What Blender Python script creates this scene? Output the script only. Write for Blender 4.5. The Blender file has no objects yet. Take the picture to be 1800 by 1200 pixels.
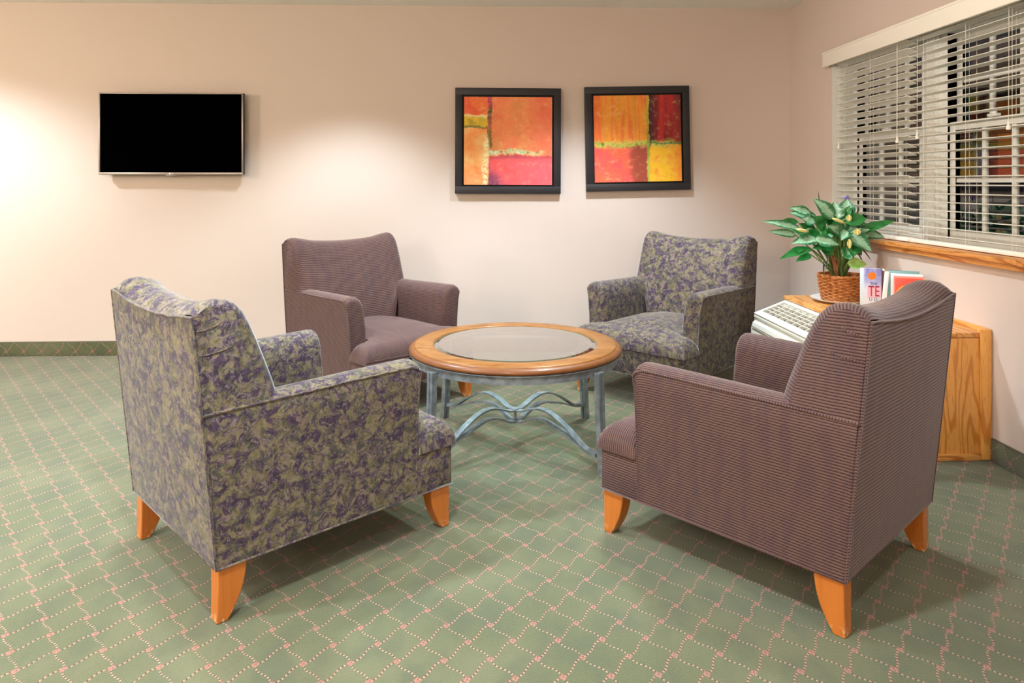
import bpy, bmesh, math, random
from mathutils import Vector, Matrix
PI = math.pi
C = bpy.context.scene.collection
sc = bpy.context.scene
rnd = random.Random(7)

# ------------------------------------------------------------------ helpers
def S(r, g, b, k=1.0):
    def f(c):
        c /= 255.0
        return (c / 12.92 if c <= .04045 else ((c + .055) / 1.055) ** 2.4) * k
    return (f(r), f(g), f(b), 1.0)

class MB:
    """collects shapes (with uvs in metres) and links them as ONE mesh object"""
    def __init__(s):
        s.v = []; s.f = []; s.uv = []; s.mi = []
    def face(s, pts, uvs=None, mi=0):
        i = len(s.v)
        s.v += [tuple(p) for p in pts]
        s.f.append(tuple(range(i, i + len(pts))))
        s.uv.append(list(uvs) if uvs else s.auto(pts)); s.mi.append(mi)
    @staticmethod
    def auto(pts):
        a, b, c = Vector(pts[0]), Vector(pts[1]), Vector(pts[2])
        n = (b - a).cross(c - a)
        k = max(range(3), key=lambda i: abs(n[i]))
        ax = [(1, 2), (0, 2), (0, 1)][k]
        return [(p[ax[0]], p[ax[1]]) for p in pts]
    def grid(s, P, UV=None, mi=0, closed_u=False, closed_v=False, flip=False):
        nu, nv = len(P), len(P[0]); i0 = len(s.v)
        for row in P: s.v += [tuple(p) for p in row]
        for i in range(nu if closed_u else nu - 1):
            for j in range(nv if closed_v else nv - 1):
                i2, j2 = (i + 1) % nu, (j + 1) % nv
                q = [(i, j), (i2, j), (i2, j2), (i, j2)]
                if flip: q.reverse()
                s.f.append(tuple(i0 + a * nv + b for a, b in q))
                if UV: s.uv.append([UV[a][b] for a, b in q])
                else: s.uv.append(s.auto([P[a][b] for a, b in q]))
                s.mi.append(mi)
    def box(s, x0, x1, y0, y1, z0, z1, bev=0.0, mi=0, seg=2):
        bm = bmesh.new()
        M = Matrix.Translation(((x0+x1)/2, (y0+y1)/2, (z0+z1)/2)) @ Matrix.Diagonal((x1-x0, y1-y0, z1-z0, 1))
        bmesh.ops.create_cube(bm, size=1, matrix=M)
        if bev > 0: bmesh.ops.bevel(bm, geom=bm.edges[:], offset=bev, segments=seg, profile=.5, affect='EDGES')
        s.add_bm(bm, mi)
    def add_bm(s, bm, mi=0):
        i0 = len(s.v); bm.verts.index_update()
        s.v += [tuple(v.co) for v in bm.verts]
        for f in bm.faces:
            s.f.append(tuple(i0 + v.index for v in f.verts))
            s.uv.append(s.auto([v.co for v in f.verts])); s.mi.append(mi)
        bm.free()
    def tube(s, pts, r, n=8, mi=0, closed=False, caps=True):
        pts = [Vector(p) for p in pts]; m = len(pts); rows = []; uvs = []
        up = None; L = 0
        for i, p in enumerate(pts):
            if closed: t = pts[(i+1) % m] - pts[i-1]
            else: t = pts[min(i+1, m-1)] - pts[max(i-1, 0)]
            t.normalize()
            if up is None:
                up = Vector((0, 0, 1)) if abs(t.z) < .9 else Vector((1, 0, 0))
            up = (up - t * up.dot(t))
            if up.length < 1e-6: up = t.orthogonal()
            up.normalize(); w = t.cross(up)
            rr = r(i / max(1, m-1)) if callable(r) else r
            if i: L += (p - pts[i-1]).length
            rows.append([p + (up * math.cos(a) + w * math.sin(a)) * rr for a in [2*PI*k/n for k in range(n)]])
            uvs.append([(k / n * 2*PI*rr, L) for k in range(n)])
        s.grid(rows, uvs, mi, closed_u=closed, closed_v=True)
        if caps and not closed:
            s.face(rows[0][::-1], None, mi); s.face(rows[-1], None, mi)
    def lathe(s, prof, n=48, cx=0, cy=0, mi=0, closed=False):
        rows = [[(cx + r*math.cos(2*PI*k/n), cy + r*math.sin(2*PI*k/n), z) for k in range(n)] for r, z in prof]
        uvs = []
        L = 0
        for i, (r, z) in enumerate(prof):
            if i: L += math.hypot(r - prof[i-1][0], z - prof[i-1][1])
            uvs.append([(k/n*2*PI*.3, L) for k in range(n)])
        s.grid(rows, None, mi, closed_u=closed, closed_v=True, flip=True)
    def ribbon(s, pts, nrm, side, w, t, mi=0):
        """flat bar swept along pts; side = width direction per point"""
        rows = []
        for p, n_, sd in zip(pts, nrm, side):
            p, n_, sd = Vector(p), Vector(n_), Vector(sd)
            rows.append([p + sd*w/2 + n_*t/2, p - sd*w/2 + n_*t/2, p - sd*w/2 - n_*t/2, p + sd*w/2 - n_*t/2])
        s.grid(rows, None, mi, closed_v=True)
        s.face(rows[0][::-1], None, mi); s.face(rows[-1], None, mi)
    def build(s, name, mats, parent=None, angle=40, smooth=True, weld=True):
        me = bpy.data.meshes.new(name)
        me.from_pydata(s.v, [], s.f)
        uvl = me.uv_layers.new(name='UVMap')
        k = 0
        for u in s.uv:
            for c in u:
                uvl.data[k].uv = c; k += 1
        if not isinstance(mats, (list, tuple)): mats = [mats]
        for m in mats: me.materials.append(m)
        me.polygons.foreach_set('material_index', s.mi)
        if weld:
            bm = bmesh.new(); bm.from_mesh(me)
            bmesh.ops.remove_doubles(bm, verts=bm.verts, dist=1e-5)
            bmesh.ops.recalc_face_normals(bm, faces=bm.faces)
            bm.to_mesh(me); bm.free()
        if smooth:
            me.shade_smooth(); me.set_sharp_from_angle(angle=math.radians(angle))
        me.update()
        o = bpy.data.objects.new(name, me); C.objects.link(o)
        if parent: o.parent = parent
        return o

def tag(o, label=None, cat=None, group=None, kind=None):
    if label: o['label'] = label
    if cat: o['category'] = cat
    if group: o['group'] = group
    if kind: o['kind'] = kind
    return o
def thing(name, label, cat, loc=(0, 0, 0), rz=0, group=None, kind=None):
    o = bpy.data.objects.new(name, None); C.objects.link(o)
    o.location = loc; o.rotation_euler = (0, 0, rz); o.empty_display_size = .1
    return tag(o, label, cat, group, kind)

# ------------------------------------------------------------------ node helper
class N:
    def __init__(s, name, base=None, rough=.6, metal=0.0, spec=.5, **kw):
        s.m = bpy.data.materials.new(name); s.m.use_nodes = True
        s.t = s.m.node_tree; s.t.nodes.clear()
        s.out = s.t.nodes.new('ShaderNodeOutputMaterial')
        s.b = s.t.nodes.new('ShaderNodeBsdfPrincipled')
        s.t.links.new(s.b.outputs[0], s.out.inputs[0])
        if base is not None: s.set('Base Color', base)
        s.set('Roughness', rough); s.set('Metallic', metal); s.set('Specular IOR Level', spec)
        for k, v in kw.items(): s.set(k, v)
    def set(s, k, v):
        i = s.b.inputs[k]
        if hasattr(v, 'is_linked') or isinstance(v, bpy.types.NodeSocket): s.t.links.new(v, i)
        else: i.default_value = v
    def node(s, typ, ins=(), out=0, **props):
        n = s.t.nodes.new(typ)
        for k, v in props.items(): setattr(n, k, v)
        it = ins.items() if isinstance(ins, dict) else enumerate(ins)
        for k, v in it:
            if v is None: continue
            if isinstance(v, bpy.types.NodeSocket): s.t.links.new(v, n.inputs[k])
            else: n.inputs[k].default_value = v
        return n.outputs[out]
    def math(s, op, a, b=None, c=None, clamp=False):
        return s.node('ShaderNodeMath', (a, b, c), operation=op, use_clamp=clamp)
    def add(s, a, b): return s.math('ADD', a, b)
    def sub(s, a, b): return s.math('SUBTRACT', a, b)
    def mul(s, a, b): return s.math('MULTIPLY', a, b)
    def coord(s, which='Object'): return s.node('ShaderNodeTexCoord', out=which)
    def sep(s, v):
        n = s.t.nodes.new('ShaderNodeSeparateXYZ'); s.t.links.new(v, n.inputs[0]); return n.outputs
    def comb(s, x=0., y=0., z=0.): return s.node('ShaderNodeCombineXYZ', (x, y, z))
    def scale(s, v, k):
        k = k if isinstance(k, (tuple, list)) else (k, k, k)
        return s.node('ShaderNodeVectorMath', (v, tuple(k)), operation='MULTIPLY')
    def vadd(s, a, b): return s.node('ShaderNodeVectorMath', (a, b), operation='ADD')
    def noise(s, v, scale=5., detail=2., rough=.5, dist=0., out=0):
        return s.node('ShaderNodeTexNoise', {'Vector': v, 'Scale': scale, 'Detail': detail, 'Roughness': rough, 'Distortion': dist}, out=out)
    def voro(s, v, scale=5., out=0, feature='F1'):
        return s.node('ShaderNodeTexVoronoi', {'Vector': v, 'Scale': scale}, out=out, feature=feature)
    def ramp(s, fac, stops, interp='LINEAR'):
        n = s.t.nodes.new('ShaderNodeValToRGB'); s.t.links.new(fac, n.inputs[0])
        cr = n.color_ramp; cr.interpolation = interp
        while len(cr.elements) < len(stops): cr.elements.new(.5)
        for e, (p, c) in zip(cr.elements, stops):
            e.position = p; e.color = c if not isinstance(c, (int, float)) else (c, c, c, 1)
        return n.outputs[0]
    def mix(s, f, a, b, blend='MIX'):
        n = s.t.nodes.new('ShaderNodeMix'); n.data_type = 'RGBA'; n.blend_type = blend
        for i, v in ((0, f), (6, a), (7, b)):
            if isinstance(v, bpy.types.NodeSocket): s.t.links.new(v, n.inputs[i])
            else: n.inputs[i].default_value = v
        return n.outputs[2]
    def smooth(s, x, a, b):
        return s.node('ShaderNodeMapRange', {0: x, 1: a, 2: b, 3: 0., 4: 1.}, interpolation_type='SMOOTHSTEP')
    def bump(s, h, strength=.3, dist=.01):
        s.set('Normal', s.node('ShaderNodeBump', {'Height': h, 'Strength': strength, 'Distance': dist}))

def plain(name, col, rough=.5, metal=0., spec=.5, **kw): return N(name, col, rough, metal, spec, **kw).m

# ------------------------------------------------------------------ materials
def wall_mat():
    n = N('wall_paint', S(*WALL), .85, spec=.2)
    o = n.coord()
    n.bump(n.noise(o, 260, 3), .06, .002)
    return n.m
WALL = (214, 198, 188)

def ceiling_mat():
    n = N('ceiling_paint', S(246, 246, 245), .9, spec=.1)
    n.bump(n.noise(n.coord(), 90, 4), .4, .004)
    return n.m

def carpet_mat(name, axes):
    """green loop carpet with a diamond lattice of pink nodes and dashed lines"""
    n = N(name, None, .95, spec=.1)
    o = n.coord()
    X, Y, Z = n.sep(o)[:3]
    if axes == 'floor': a, b = X, Y
    elif axes == 'xz': a, b = X, Z
    else: a, b = Y, Z
    wob = n.sub(n.noise(o, 7, 2), .5)
    u = n.math('DIVIDE', n.add(n.add(a, .341), n.mul(wob, .012)), .1163)
    v = n.math('DIVIDE', n.add(n.sub(b, 1.778), n.mul(wob, -.012)), .1396)
    p, q = n.add(u, v), n.sub(u, v)
    def dist(k):  # distance to nearest integer
        return n.math('ABSOLUTE', n.sub(k, n.math('ROUND', k)))
    # gentle ogee curvature of the lines
    pc = n.add(p, n.mul(n.math('SINE', n.mul(q, 2*PI)), .055))
    qc = n.add(q, n.mul(n.math('SINE', n.mul(p, 2*PI)), -.055))
    dp, dq = dist(pc), dist(qc)
    def dash(t):
        return n.math('FRACT', n.mul(t, 8.0))
    lp = n.math('LESS_THAN', dp, .026); lq = n.math('LESS_THAN', dq, .030)
    near = n.math('MAXIMUM', dist(p), dist(q))
    node = n.math('LESS_THAN', near, .095)
    chk = n.math('GREATER_THAN', n.mul(n.math('SINE', n.mul(pc, 2*PI*10)), n.math('SINE', n.mul(qc, 2*PI*10))), -.35)
    node = n.mul(node, chk)
    tufts = n.noise(o, 420, 2)
    blot = n.noise(o, 2.2, 3)
    green = n.mix(n.smooth(tufts, .3, .7), S(66, 72, 43), S(95, 99, 61))
    green = n.mix(n.mul(n.smooth(blot, .35, .7), .35), green, S(118, 116, 84))
    big = n.noise(n.scale(o, (1, .6, 1)), 8, 3)
    green = n.mix(n.mul(n.smooth(big, .42, .66), .6), green, S(70, 78, 54))
    def linecol(t, pale, pink):
        d = dash(t)
        c = n.ramp(d, [(0, S(54, 42, 36)), (.4, S(*pale)), (.7, S(*pink))], 'CONSTANT')
        return c
    wear = n.noise(o, 6, 2)
    c = n.mix(n.mul(lp, n.smooth(wear, .15, .5)), green, linecol(q, (172, 160, 122), (150, 100, 84)))
    c = n.mix(n.mul(lq, n.smooth(wear, .85, .5)), c, linecol(p, (168, 148, 116), (164, 96, 82)))
    c = n.mix(n.mul(node, .85), c, n.ramp(tufts, [(.35, S(104, 58, 52)), (.62, S(186, 120, 104))]))
    n.set('Base Color', c)
    n.set('Sheen Weight', .25); n.set('Sheen Roughness', .6)
    h = n.add(n.mul(tufts, .7), n.mul(n.math('MAXIMUM', lp, lq), -.25))
    n.bump(h, .55, .006)
    return n.m

def floral_mat():
    n = N('floral_fabric', None, .8, spec=.25)
    uv = n.coord('UV')
    w = n.noise(uv, 16, 2, out=1)
    d = n.vadd(uv, n.scale(n.vadd(w, (-.5, -.5, -.5)), .05))
    fine = n.noise(n.vadd(uv, n.scale(w, .02)), 130, 3, .6)
    mid = n.noise(d, 78, 3, .6, .6)
    a = n.noise(d, 38, 4, .6, .5)
    b = n.noise(n.vadd(d, (3.1, 1.7, 0)), 31, 4, .66, .6)
    c3 = n.noise(n.vadd(d, (7.3, 9.1, 0)), 28, 4, .66, .5)
    c4 = n.noise(n.vadd(d, (1.3, 5.1, 0)), 30, 4, .66, .5)
    base = n.ramp(a, [(.34, S(128, 120, 88)), (.5, S(164, 154, 114)), (.64, S(188, 176, 136))])
    base = n.mix(n.mul(n.smooth(c4, .53, .60), .8), base, S(178, 154, 148))
    base = n.mix(n.mul(n.smooth(c3, .51, .57), .85), base, S(108, 108, 100))
    base = n.mix(n.mul(n.smooth(c3, .60, .66), .6), base, S(92, 100, 92))
    pur = n.smooth(n.add(b, n.mul(n.sub(mid, .5), .4)), .485, .545)
    col = n.mix(n.mul(pur, .9), base, n.ramp(mid, [(.38, S(66, 46, 80)), (.52, S(96, 74, 108)), (.66, S(136, 116, 140))]))
    col = n.mix(n.mul(n.smooth(mid, .57, .66), .55), col, S(194, 184, 156))
    col = n.mix(n.mul(n.smooth(mid, .42, .34), .5), col, S(86, 82, 80))
    col = n.mix(n.mul(n.smooth(fine, .57, .70), .45), col, S(206, 196, 174))
    col = n.mix(n.mul(n.smooth(fine, .43, .30), .45), col, S(68, 62, 66))
    col = n.mix(1.0, col, (.47, .45, .465, 1), 'MULTIPLY')
    n.set('Base Color', col)
    n.set('Sheen Weight', .55); n.set('Sheen Roughness', .3); n.set('Sheen Tint', (.88, .95, 1, 1))
    n.bump(n.noise(uv, 500, 2), .12, .002)
    return n.m

def stripe_mat():
    n = N('ribbed_fabric', None, .82, spec=.2)
    uv = n.coord('UV')
    X, Y, _ = n.sep(uv)[:3]
    wob = n.sub(n.noise(uv, 9, 2), .5)
    v = n.add(n.math('DIVIDE', Y, .0082), n.mul(wob, .9))
    st = n.math('SINE', n.mul(v, 2*PI))
    col_i = n.math('DIVIDE', X, .0165)
    row_i = n.math('FLOOR', v)
    cell = n.node('ShaderNodeTexWhiteNoise', {'Vector': n.comb(n.math('FLOOR', n.mul(col_i, 1.0)), n.math('FLOOR', n.mul(row_i, .06)), 0.)}, out=0)
    br = n.smooth(n.math('SINE', n.mul(n.add(col_i, n.mul(n.math('FRACT', n.mul(row_i, .5)), 1.)), 2*PI)), -.9, -.4)
    dark = n.mul(n.smooth(st, -.1, .75), n.add(.78, n.mul(br, .22)))
    tint = n.noise(n.scale(uv, (34, 9, 1)), 1, 2)
    light = n.mix(n.smooth(tint, .42, .62), S(108, 82, 74), S(100, 75, 73))
    light = n.mix(n.mul(n.smooth(cell, .9, 1.), .3), light, S(88, 82, 84))
    col = n.mix(dark, light, S(56, 38, 39))
    n.set('Base Color', col)
    n.set('Sheen Weight', .4); n.set('Sheen Roughness', .35); n.set('Sheen Tint', (1, .93, .93, 1))
    n.bump(n.mul(st, -1.0), .25, .002)
    return n.m

def oak_mat(name, axis='z', base=((222, 158, 84), (184, 110, 44)), sc_=1.0):
    n = N(name, None, .38, spec=.45)
    o = n.coord()
    st = {'z': (9, 9, 1.1), 'y': (9, 1.1, 9), 'x': (1.1, 9, 9)}[axis]
    st = tuple(k * sc_ for k in st)
    p = n.scale(o, st)
    f = n.noise(p, .8, 2, .45, .3)
    ring = n.math('SINE', n.mul(f, 70))
    pores = n.noise(n.scale(o, tuple(k * 22 for k in st)), 1, 2)
    big = n.noise(p, .3, 2)
    c = n.mix(n.smooth(ring, .1, 1.), S(*base[0]), S(*base[1]))
    c = n.mix(n.mul(n.smooth(pores, .5, .75), .45), c, S(*[int(k*.8) for k in base[1]]))
    c = n.mix(n.mul(n.smooth(big, .4, .7), .3), c, S(*[min(255, int(k*1.08)) for k in base[0]]))
    n.set('Base Color', c); n.set('Coat Weight', .25); n.set('Coat Roughness', .2)
    return n.m

def leg_mat():
    n = N('lacquered_beech', None, .35, spec=.5)
    o = n.coord()
    g = n.noise(n.scale(o, (60, 60, 6)), 1, 3)
    z = n.sep(o)[2]
    c = n.mix(n.smooth(g, .35, .75), S(196, 114, 44), S(184, 102, 36))
    scuff = n.mul(n.smooth(n.noise(o, 60, 3), .48, .62), n.smooth(z, .035, .004))
    c = n.mix(scuff, c, S(222, 180, 138))
    n.set('Base Color', c); n.set('Coat Weight', .3); n.set('Coat Roughness', .15)
    return n.m

def table_wood_mat():
    n = N('table_wood', None, .4, spec=.2)
    o = n.coord()
    g = n.noise(n.scale(o, (5, 14, 8)), 1.6, 4, .6, .6)
    c = n.ramp(g, [(.3, S(112, 66, 24)), (.5, S(140, 92, 42)), (.72, S(156, 110, 58))])
    kn = n.noise(o, 13, 2)
    c = n.mix(n.mul(n.smooth(kn, .62, .74), .6), c, S(140, 78, 34))
    # the moulded outer lip is stained darker
    x, y, z = n.sep(o)[:3]
    r = n.math('SQRT', n.add(n.mul(x, x), n.mul(y, y)))
    c = n.mix(n.mul(n.smooth(r, .455, .466), .75), c, S(112, 64, 36))
    n.set('Base Color', c); n.set('Coat Weight', .15); n.set('Coat Roughness', .15)
    return n.m

def metal_mat():
    n = N('brushed_pewter', None, .42, .35)
    g = n.noise(n.coord(), 35, 3)
    n.set('Base Color', n.mix(n.smooth(g, .35, .7), S(118, 126, 132), S(146, 154, 160)))
    return n.m

def glass_mat(name, tint, ior=1.5, gain=1.0):
    n = N(name)
    t = n.t; t.nodes.remove(n.b)
    tr = n.t.nodes.new('ShaderNodeBsdfTransparent'); tr.inputs[0].default_value = tint
    gl = n.t.nodes.new('ShaderNodeBsdfGlossy'); gl.inputs['Roughness'].default_value = .015
    fr = n.node('ShaderNodeFresnel', {'IOR': ior})
    back = n.node('ShaderNodeNewGeometry', out='Backfacing')
    fac = n.mul(n.mul(fr, gain), n.sub(1.0, back))
    fac = n.math('MINIMUM', fac, .95)
    mx = t.nodes.new('ShaderNodeMixShader')
    t.links.new(fac, mx.inputs[0]); t.links.new(tr.outputs[0], mx.inputs[1]); t.links.new(gl.outputs[0], mx.inputs[2])
    t.links.new(mx.outputs[0], n.out.inputs[0])
    return n.m

def leaf_mat():
    n = N('variegated_leaf', None, .36, spec=.5)
    uv = n.coord('UV')   # u along 0..1, v across -1..1
    u, v, _ = n.sep(uv)[:3]
    av = n.math('ABSOLUTE', v)
    nz = n.noise(n.vadd(n.scale(uv, (9, 2.2, 1)), n.scale(n.coord(), 6)), 1.2, 3, .6)
    feather = n.math('SINE', n.mul(n.sub(n.mul(u, 9), n.mul(av, 3)), 2*PI))
    band = n.add(n.add(av, n.mul(n.sub(nz, .5), 1.1)), n.mul(feather, .08))
    c = n.mix(n.smooth(band, .35, .7), S(150, 190, 158), S(34, 108, 62))
    c = n.mix(n.smooth(av, .06, .02), c, S(120, 176, 120))
    n.set('Base Color', c); n.set('Coat Weight', .3); n.set('Coat Roughness', .25)
    return n.m
def leaf_plain(name, c0, c1):
    n = N(name, None, .36, spec=.5)
    uv = n.coord('UV'); u, v, _ = n.sep(uv)[:3]
    nz = n.noise(n.coord(), 30, 2)
    n.set('Base Color', n.mix(n.smooth(nz, .3, .7), S(*c0), S(*c1))); n.set('Coat Weight', .3)
    return n.m

def wicker_mat():
    n = N('wicker', None, .5, spec=.4)
    g = n.noise(n.coord(), 60, 3)
    n.set('Base Color', n.mix(n.smooth(g, .3, .7), S(156, 88, 40), S(206, 134, 72)))
    return n.m

def art_mat(kind):
    n = N('painted_canvas_' + kind, None, .55, spec=.3)
    uv = n.coord('UV')
    k1 = n.noise(uv, 5.5, 4, .62, out=1)
    wx = n.sub(n.sep(k1)[0], .5); wy = n.sub(n.sep(k1)[1], .5)
    u0, v0, _ = n.sep(uv)[:3]
    fine = n.noise(uv, 28, 4, .65)
    u = n.add(n.add(u0, n.mul(wx, .07)), n.mul(n.sub(fine, .5), .05))
    v = n.add(n.add(v0, n.mul(wy, .09)), n.mul(n.sub(fine, .5), .06))
    cl = n.noise(uv, 4.0, 4, .6); cl2 = n.noise(n.vadd(uv, (4, 7, 0)), 6.5, 4, .6)
    step = lambda x, a, w=.012: n.smooth(x, a - w, a + w)
    inv = lambda x: n.sub(1.0, x)
    def blend(fac, a, b): return n.mix(fac, a, b)
    if kind == 'a':
        right_top = n.ramp(cl, [(.3, S(236, 150, 92)), (.5, S(250, 148, 96)), (.7, S(248, 122, 92))])
        right_top = n.mix(n.mul(n.smooth(cl2, .55, .75), .5), right_top, S(250, 190, 118))
        right_top = n.mix(n.mul(n.smooth(u0, .6, 1.0), .55), right_top, S(248, 112, 90))
        right_top = n.mix(n.mul(n.mul(n.smooth(u0, .5, .3), n.smooth(cl2, .4, .6)), .5), right_top, S(206, 150, 84))
        right_bot = n.ramp(cl, [(.32, S(240, 92, 92)), (.52, S(250, 104, 112)), (.75, S(214, 92, 118))])
        right_bot = n.mix(n.mul(n.smooth(n.sub(n.add(u0, v0), n.mul(cl2, .3)), .42, .22), .9), right_bot, S(120, 62, 96))
        right_bot = n.mix(n.mul(n.smooth(v0, .27, .33), .6), right_bot, S(170, 70, 84))
        right = blend(step(v, .335, .008), right_bot, right_top)
        bandm = n.mul(n.smooth(n.math('ABSOLUTE', n.sub(v, n.add(.372, n.mul(wx, .06)))), .035, .015), inv(n.smooth(u0, .82, .96)))
        bandc = n.ramp(n.noise(uv, 15, 3), [(.3, S(120, 84, 50)), (.45, S(246, 214, 150)), (.58, S(170, 206, 160)), (.66, S(250, 240, 200)), (.75, S(236, 110, 80))])
        right = n.mix(bandm, right, bandc)
        lt = n.ramp(cl2, [(.35, S(238, 96, 62)), (.65, S(246, 126, 70))])
        lm = n.ramp(cl, [(.35, S(184, 176, 66)), (.5, S(236, 192, 50)), (.7, S(120, 130, 60))])
        lb = n.ramp(cl2, [(.3, S(250, 150, 84)), (.5, S(252, 178, 106)), (.7, S(250, 206, 136))])
        lb = n.mix(n.mul(n.smooth(v0, .3, .02), .5), lb, S(248, 132, 88))
        left = blend(step(v, .79), lm, lt)
        left = blend(step(v, .655), lb, left)
        left = n.mix(n.mul(n.smooth(n.math('ABSOLUTE', n.sub(v, .785)), .02, .006), .8), left, S(244, 226, 160))
        left = n.mix(n.mul(n.smooth(n.math('ABSOLUTE', n.sub(v, .655)), .02, .006), .8), left, S(90, 112, 60))
        c = blend(step(u, .275, .006), left, right)
        strip = n.mul(n.smooth(n.math('ABSOLUTE', n.sub(u, .293)), .028, .018), n.smooth(v, .40, .46))
        sc_c = n.ramp(v0, [(.42, S(118, 96, 48)), (.62, S(150, 118, 56)), (.64, S(196, 108, 84)), (.80, S(120, 70, 60)), (.84, S(72, 96, 50)), (.92, S(190, 64, 100))])
        c = n.mix(strip, c, sc_c)
        streak = n.mul(n.smooth(n.math('ABSOLUTE', n.sub(u, n.add(.245, n.mul(wy, .12)))), .045, .012), n.smooth(v0, .62, .5))
        c = n.mix(n.mul(streak, n.smooth(fine, .38, .55)), c, S(252, 240, 186))
    else:
        str_ = n.noise(n.scale(uv, (16, 1.3, 1)), 1, 3)
        tl = n.ramp(str_, [(.3, S(226, 150, 52)), (.5, S(246, 160, 58)), (.62, S(240, 120, 62)), (.75, S(230, 166, 70))])
        tl = n.mix(n.mul(n.smooth(u0, .14, .02), .7), tl, S(246, 104, 60))
        tr_ = n.ramp(str_, [(.35, S(112, 34, 36)), (.5, S(172, 44, 46)), (.7, S(190, 56, 50))])
        tr_ = n.mix(n.smooth(u0, .76, .66), tr_, S(84, 36, 48))
        tr_ = n.mix(n.mul(n.smooth(u0, .88, .98), .6), tr_, S(118, 50, 44))
        bl = n.ramp(cl, [(.3, S(246, 116, 70)), (.5, S(240, 98, 84)), (.72, S(228, 80, 92))])
        bl = n.mix(n.smooth(n.add(u0, n.mul(n.sub(cl2, .5), .25)), .36, .48), bl, S(166, 78, 58))
        br = n.ramp(cl2, [(.3, S(246, 176, 44)), (.5, S(248, 196, 50)), (.7, S(244, 134, 58))])
        br = n.mix(n.mul(n.smooth(u0, .86, 1.), .6), br, S(244, 122, 60))
        right = blend(step(v, .435, .006), br, tr_)
        left = blend(step(v, .42, .02), bl, tl)
        c = blend(step(u, .635, .005), left, right)
        g1 = n.mul(n.smooth(n.math('ABSOLUTE', n.sub(v, .437)), n.add(.06, n.mul(wx, .1)), .01), n.smooth(n.sub(u0, n.mul(fine, .1)), 1.0, .72))
        gc = n.ramp(n.noise(uv, 17, 4), [(.3, S(86, 110, 40)), (.45, S(168, 196, 80)), (.55, S(226, 202, 100)), (.66, S(140, 176, 84)), (.74, S(236, 130, 70))])
        c = n.mix(n.mul(g1, n.smooth(fine, .32, .5)), c, gc)
        lineg = n.smooth(n.math('ABSOLUTE', n.sub(v, .445)), .012, .004)
        c = n.mix(n.mul(lineg, n.smooth(u0, .6, .7)), c, S(92, 140, 84))
        g2 = n.smooth(n.math('ABSOLUTE', n.sub(u, .622)), .022, .008)
        c = n.mix(n.mul(g2, .8), c, n.ramp(v0, [(.2, S(196, 206, 80)), (.5, S(120, 150, 60)), (.9, S(186, 196, 80))]))
        c = n.mix(n.mul(n.mul(n.smooth(n.math('ABSOLUTE', n.sub(u, .645)), .012, .004), n.smooth(v0, .36, .42)), .8), c, S(58, 34, 34))
    mot = n.noise(n.vadd(uv, (2, 5, 0)), 11, 5, .7)
    c = n.mix(n.mul(n.smooth(mot, .52, .72), .28), c, S(255, 226, 160))
    c = n.mix(n.mul(n.smooth(mot, .46, .28), .30), c, S(150, 60, 50))
    scr = n.noise(n.scale(n.node('ShaderNodeVectorRotate', {'Vector': uv, 'Angle': .9}), (60, 5, 1)), 1, 2)
    c = n.mix(n.mul(n.mul(n.smooth(scr, .66, .72), n.smooth(cl2, .5, .62)), .6), c, S(250, 222, 160))
    n.set('Base Color', c)
    n.bump(fine, .25, .002)
    return n.m

# ------------------------------------------------------------------ room
XR, YB, ZC = 2.169, 5.016, 2.44
XL, YF = -6.0, -3.6
WT = .26
WY0, WY1, WZ0, WZ1 = 2.76, 4.40, .86, 1.985   # window opening
m_wall = wall_mat(); m_ceil = ceiling_mat()
m_floor = carpet_mat('lattice_carpet', 'floor')
def struct(name, mb, mat, **kw):
    return tag(mb.build(name, mat, **kw), kind='structure')
b = MB(); b.box(XL-.2, XR+WT, YF-.2, YB+.2, -.1, 0); struct('floor', b, m_floor, smooth=False)
b = MB(); b.box(XL-.2, XR+WT, YF-.2, YB+.2, ZC, ZC+.1); struct('ceiling', b, m_ceil, smooth=False)
b = MB(); b.box(XL-.2, XR+WT, YB, YB+.2, 0, ZC); struct('wall_back', b, m_wall, smooth=False)
b = MB(); b.box(XL-.2, XL, YF-.2, YB, 0, ZC); struct('wall_left', b, m_wall, smooth=False)
b = MB(); b.box(XL, XR+WT, YF-.2, YF, 0, ZC); struct('wall_front', b, m_wall, smooth=False)
b = MB()
b.box(XR, XR+WT, YF, WY0, 0, ZC); b.box(XR, XR+WT, WY1, YB, 0, ZC)
b.box(XR, XR+WT, WY0, WY1, 0, WZ0); b.box(XR, XR+WT, WY0, WY1, WZ1, ZC)
struct('wall_right', b, m_wall, smooth=False)
m_base_x = carpet_mat('carpet_base_strip', 'xz'); m_base_y = carpet_mat('carpet_base_strip_side', 'yz')
m_cap = plain('base_cap', S(96, 92, 78), .7)
def baseboard(name, x0, x1, y0, y1, mat):
    b = MB(); b.box(x0, x1, y0, y1, .001, .094, .002); b.box(x0, x1, y0, y1, .094, .100, .002, mi=1)
    struct(name, b, [mat, m_cap])
baseboard('baseboard_back', XL+.012, XR-.012, YB-.012, YB-.0005, m_base_x)
baseboard('baseboard_left', XL+.0005, XL+.012, YF+.01, YB-.012, m_base_y)
b = MB()
for (y0, y1) in ((YF+.01, 2.972), (4.055, YB-.013)):
    b.box(XR-.012, XR-.0005, y0, y1, .001, .094, .002); b.box(XR-.012, XR-.0005, y0, y1, .094, .1, .002, mi=1)
struct('baseboard_right', b, [m_base_y, m_cap])

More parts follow.
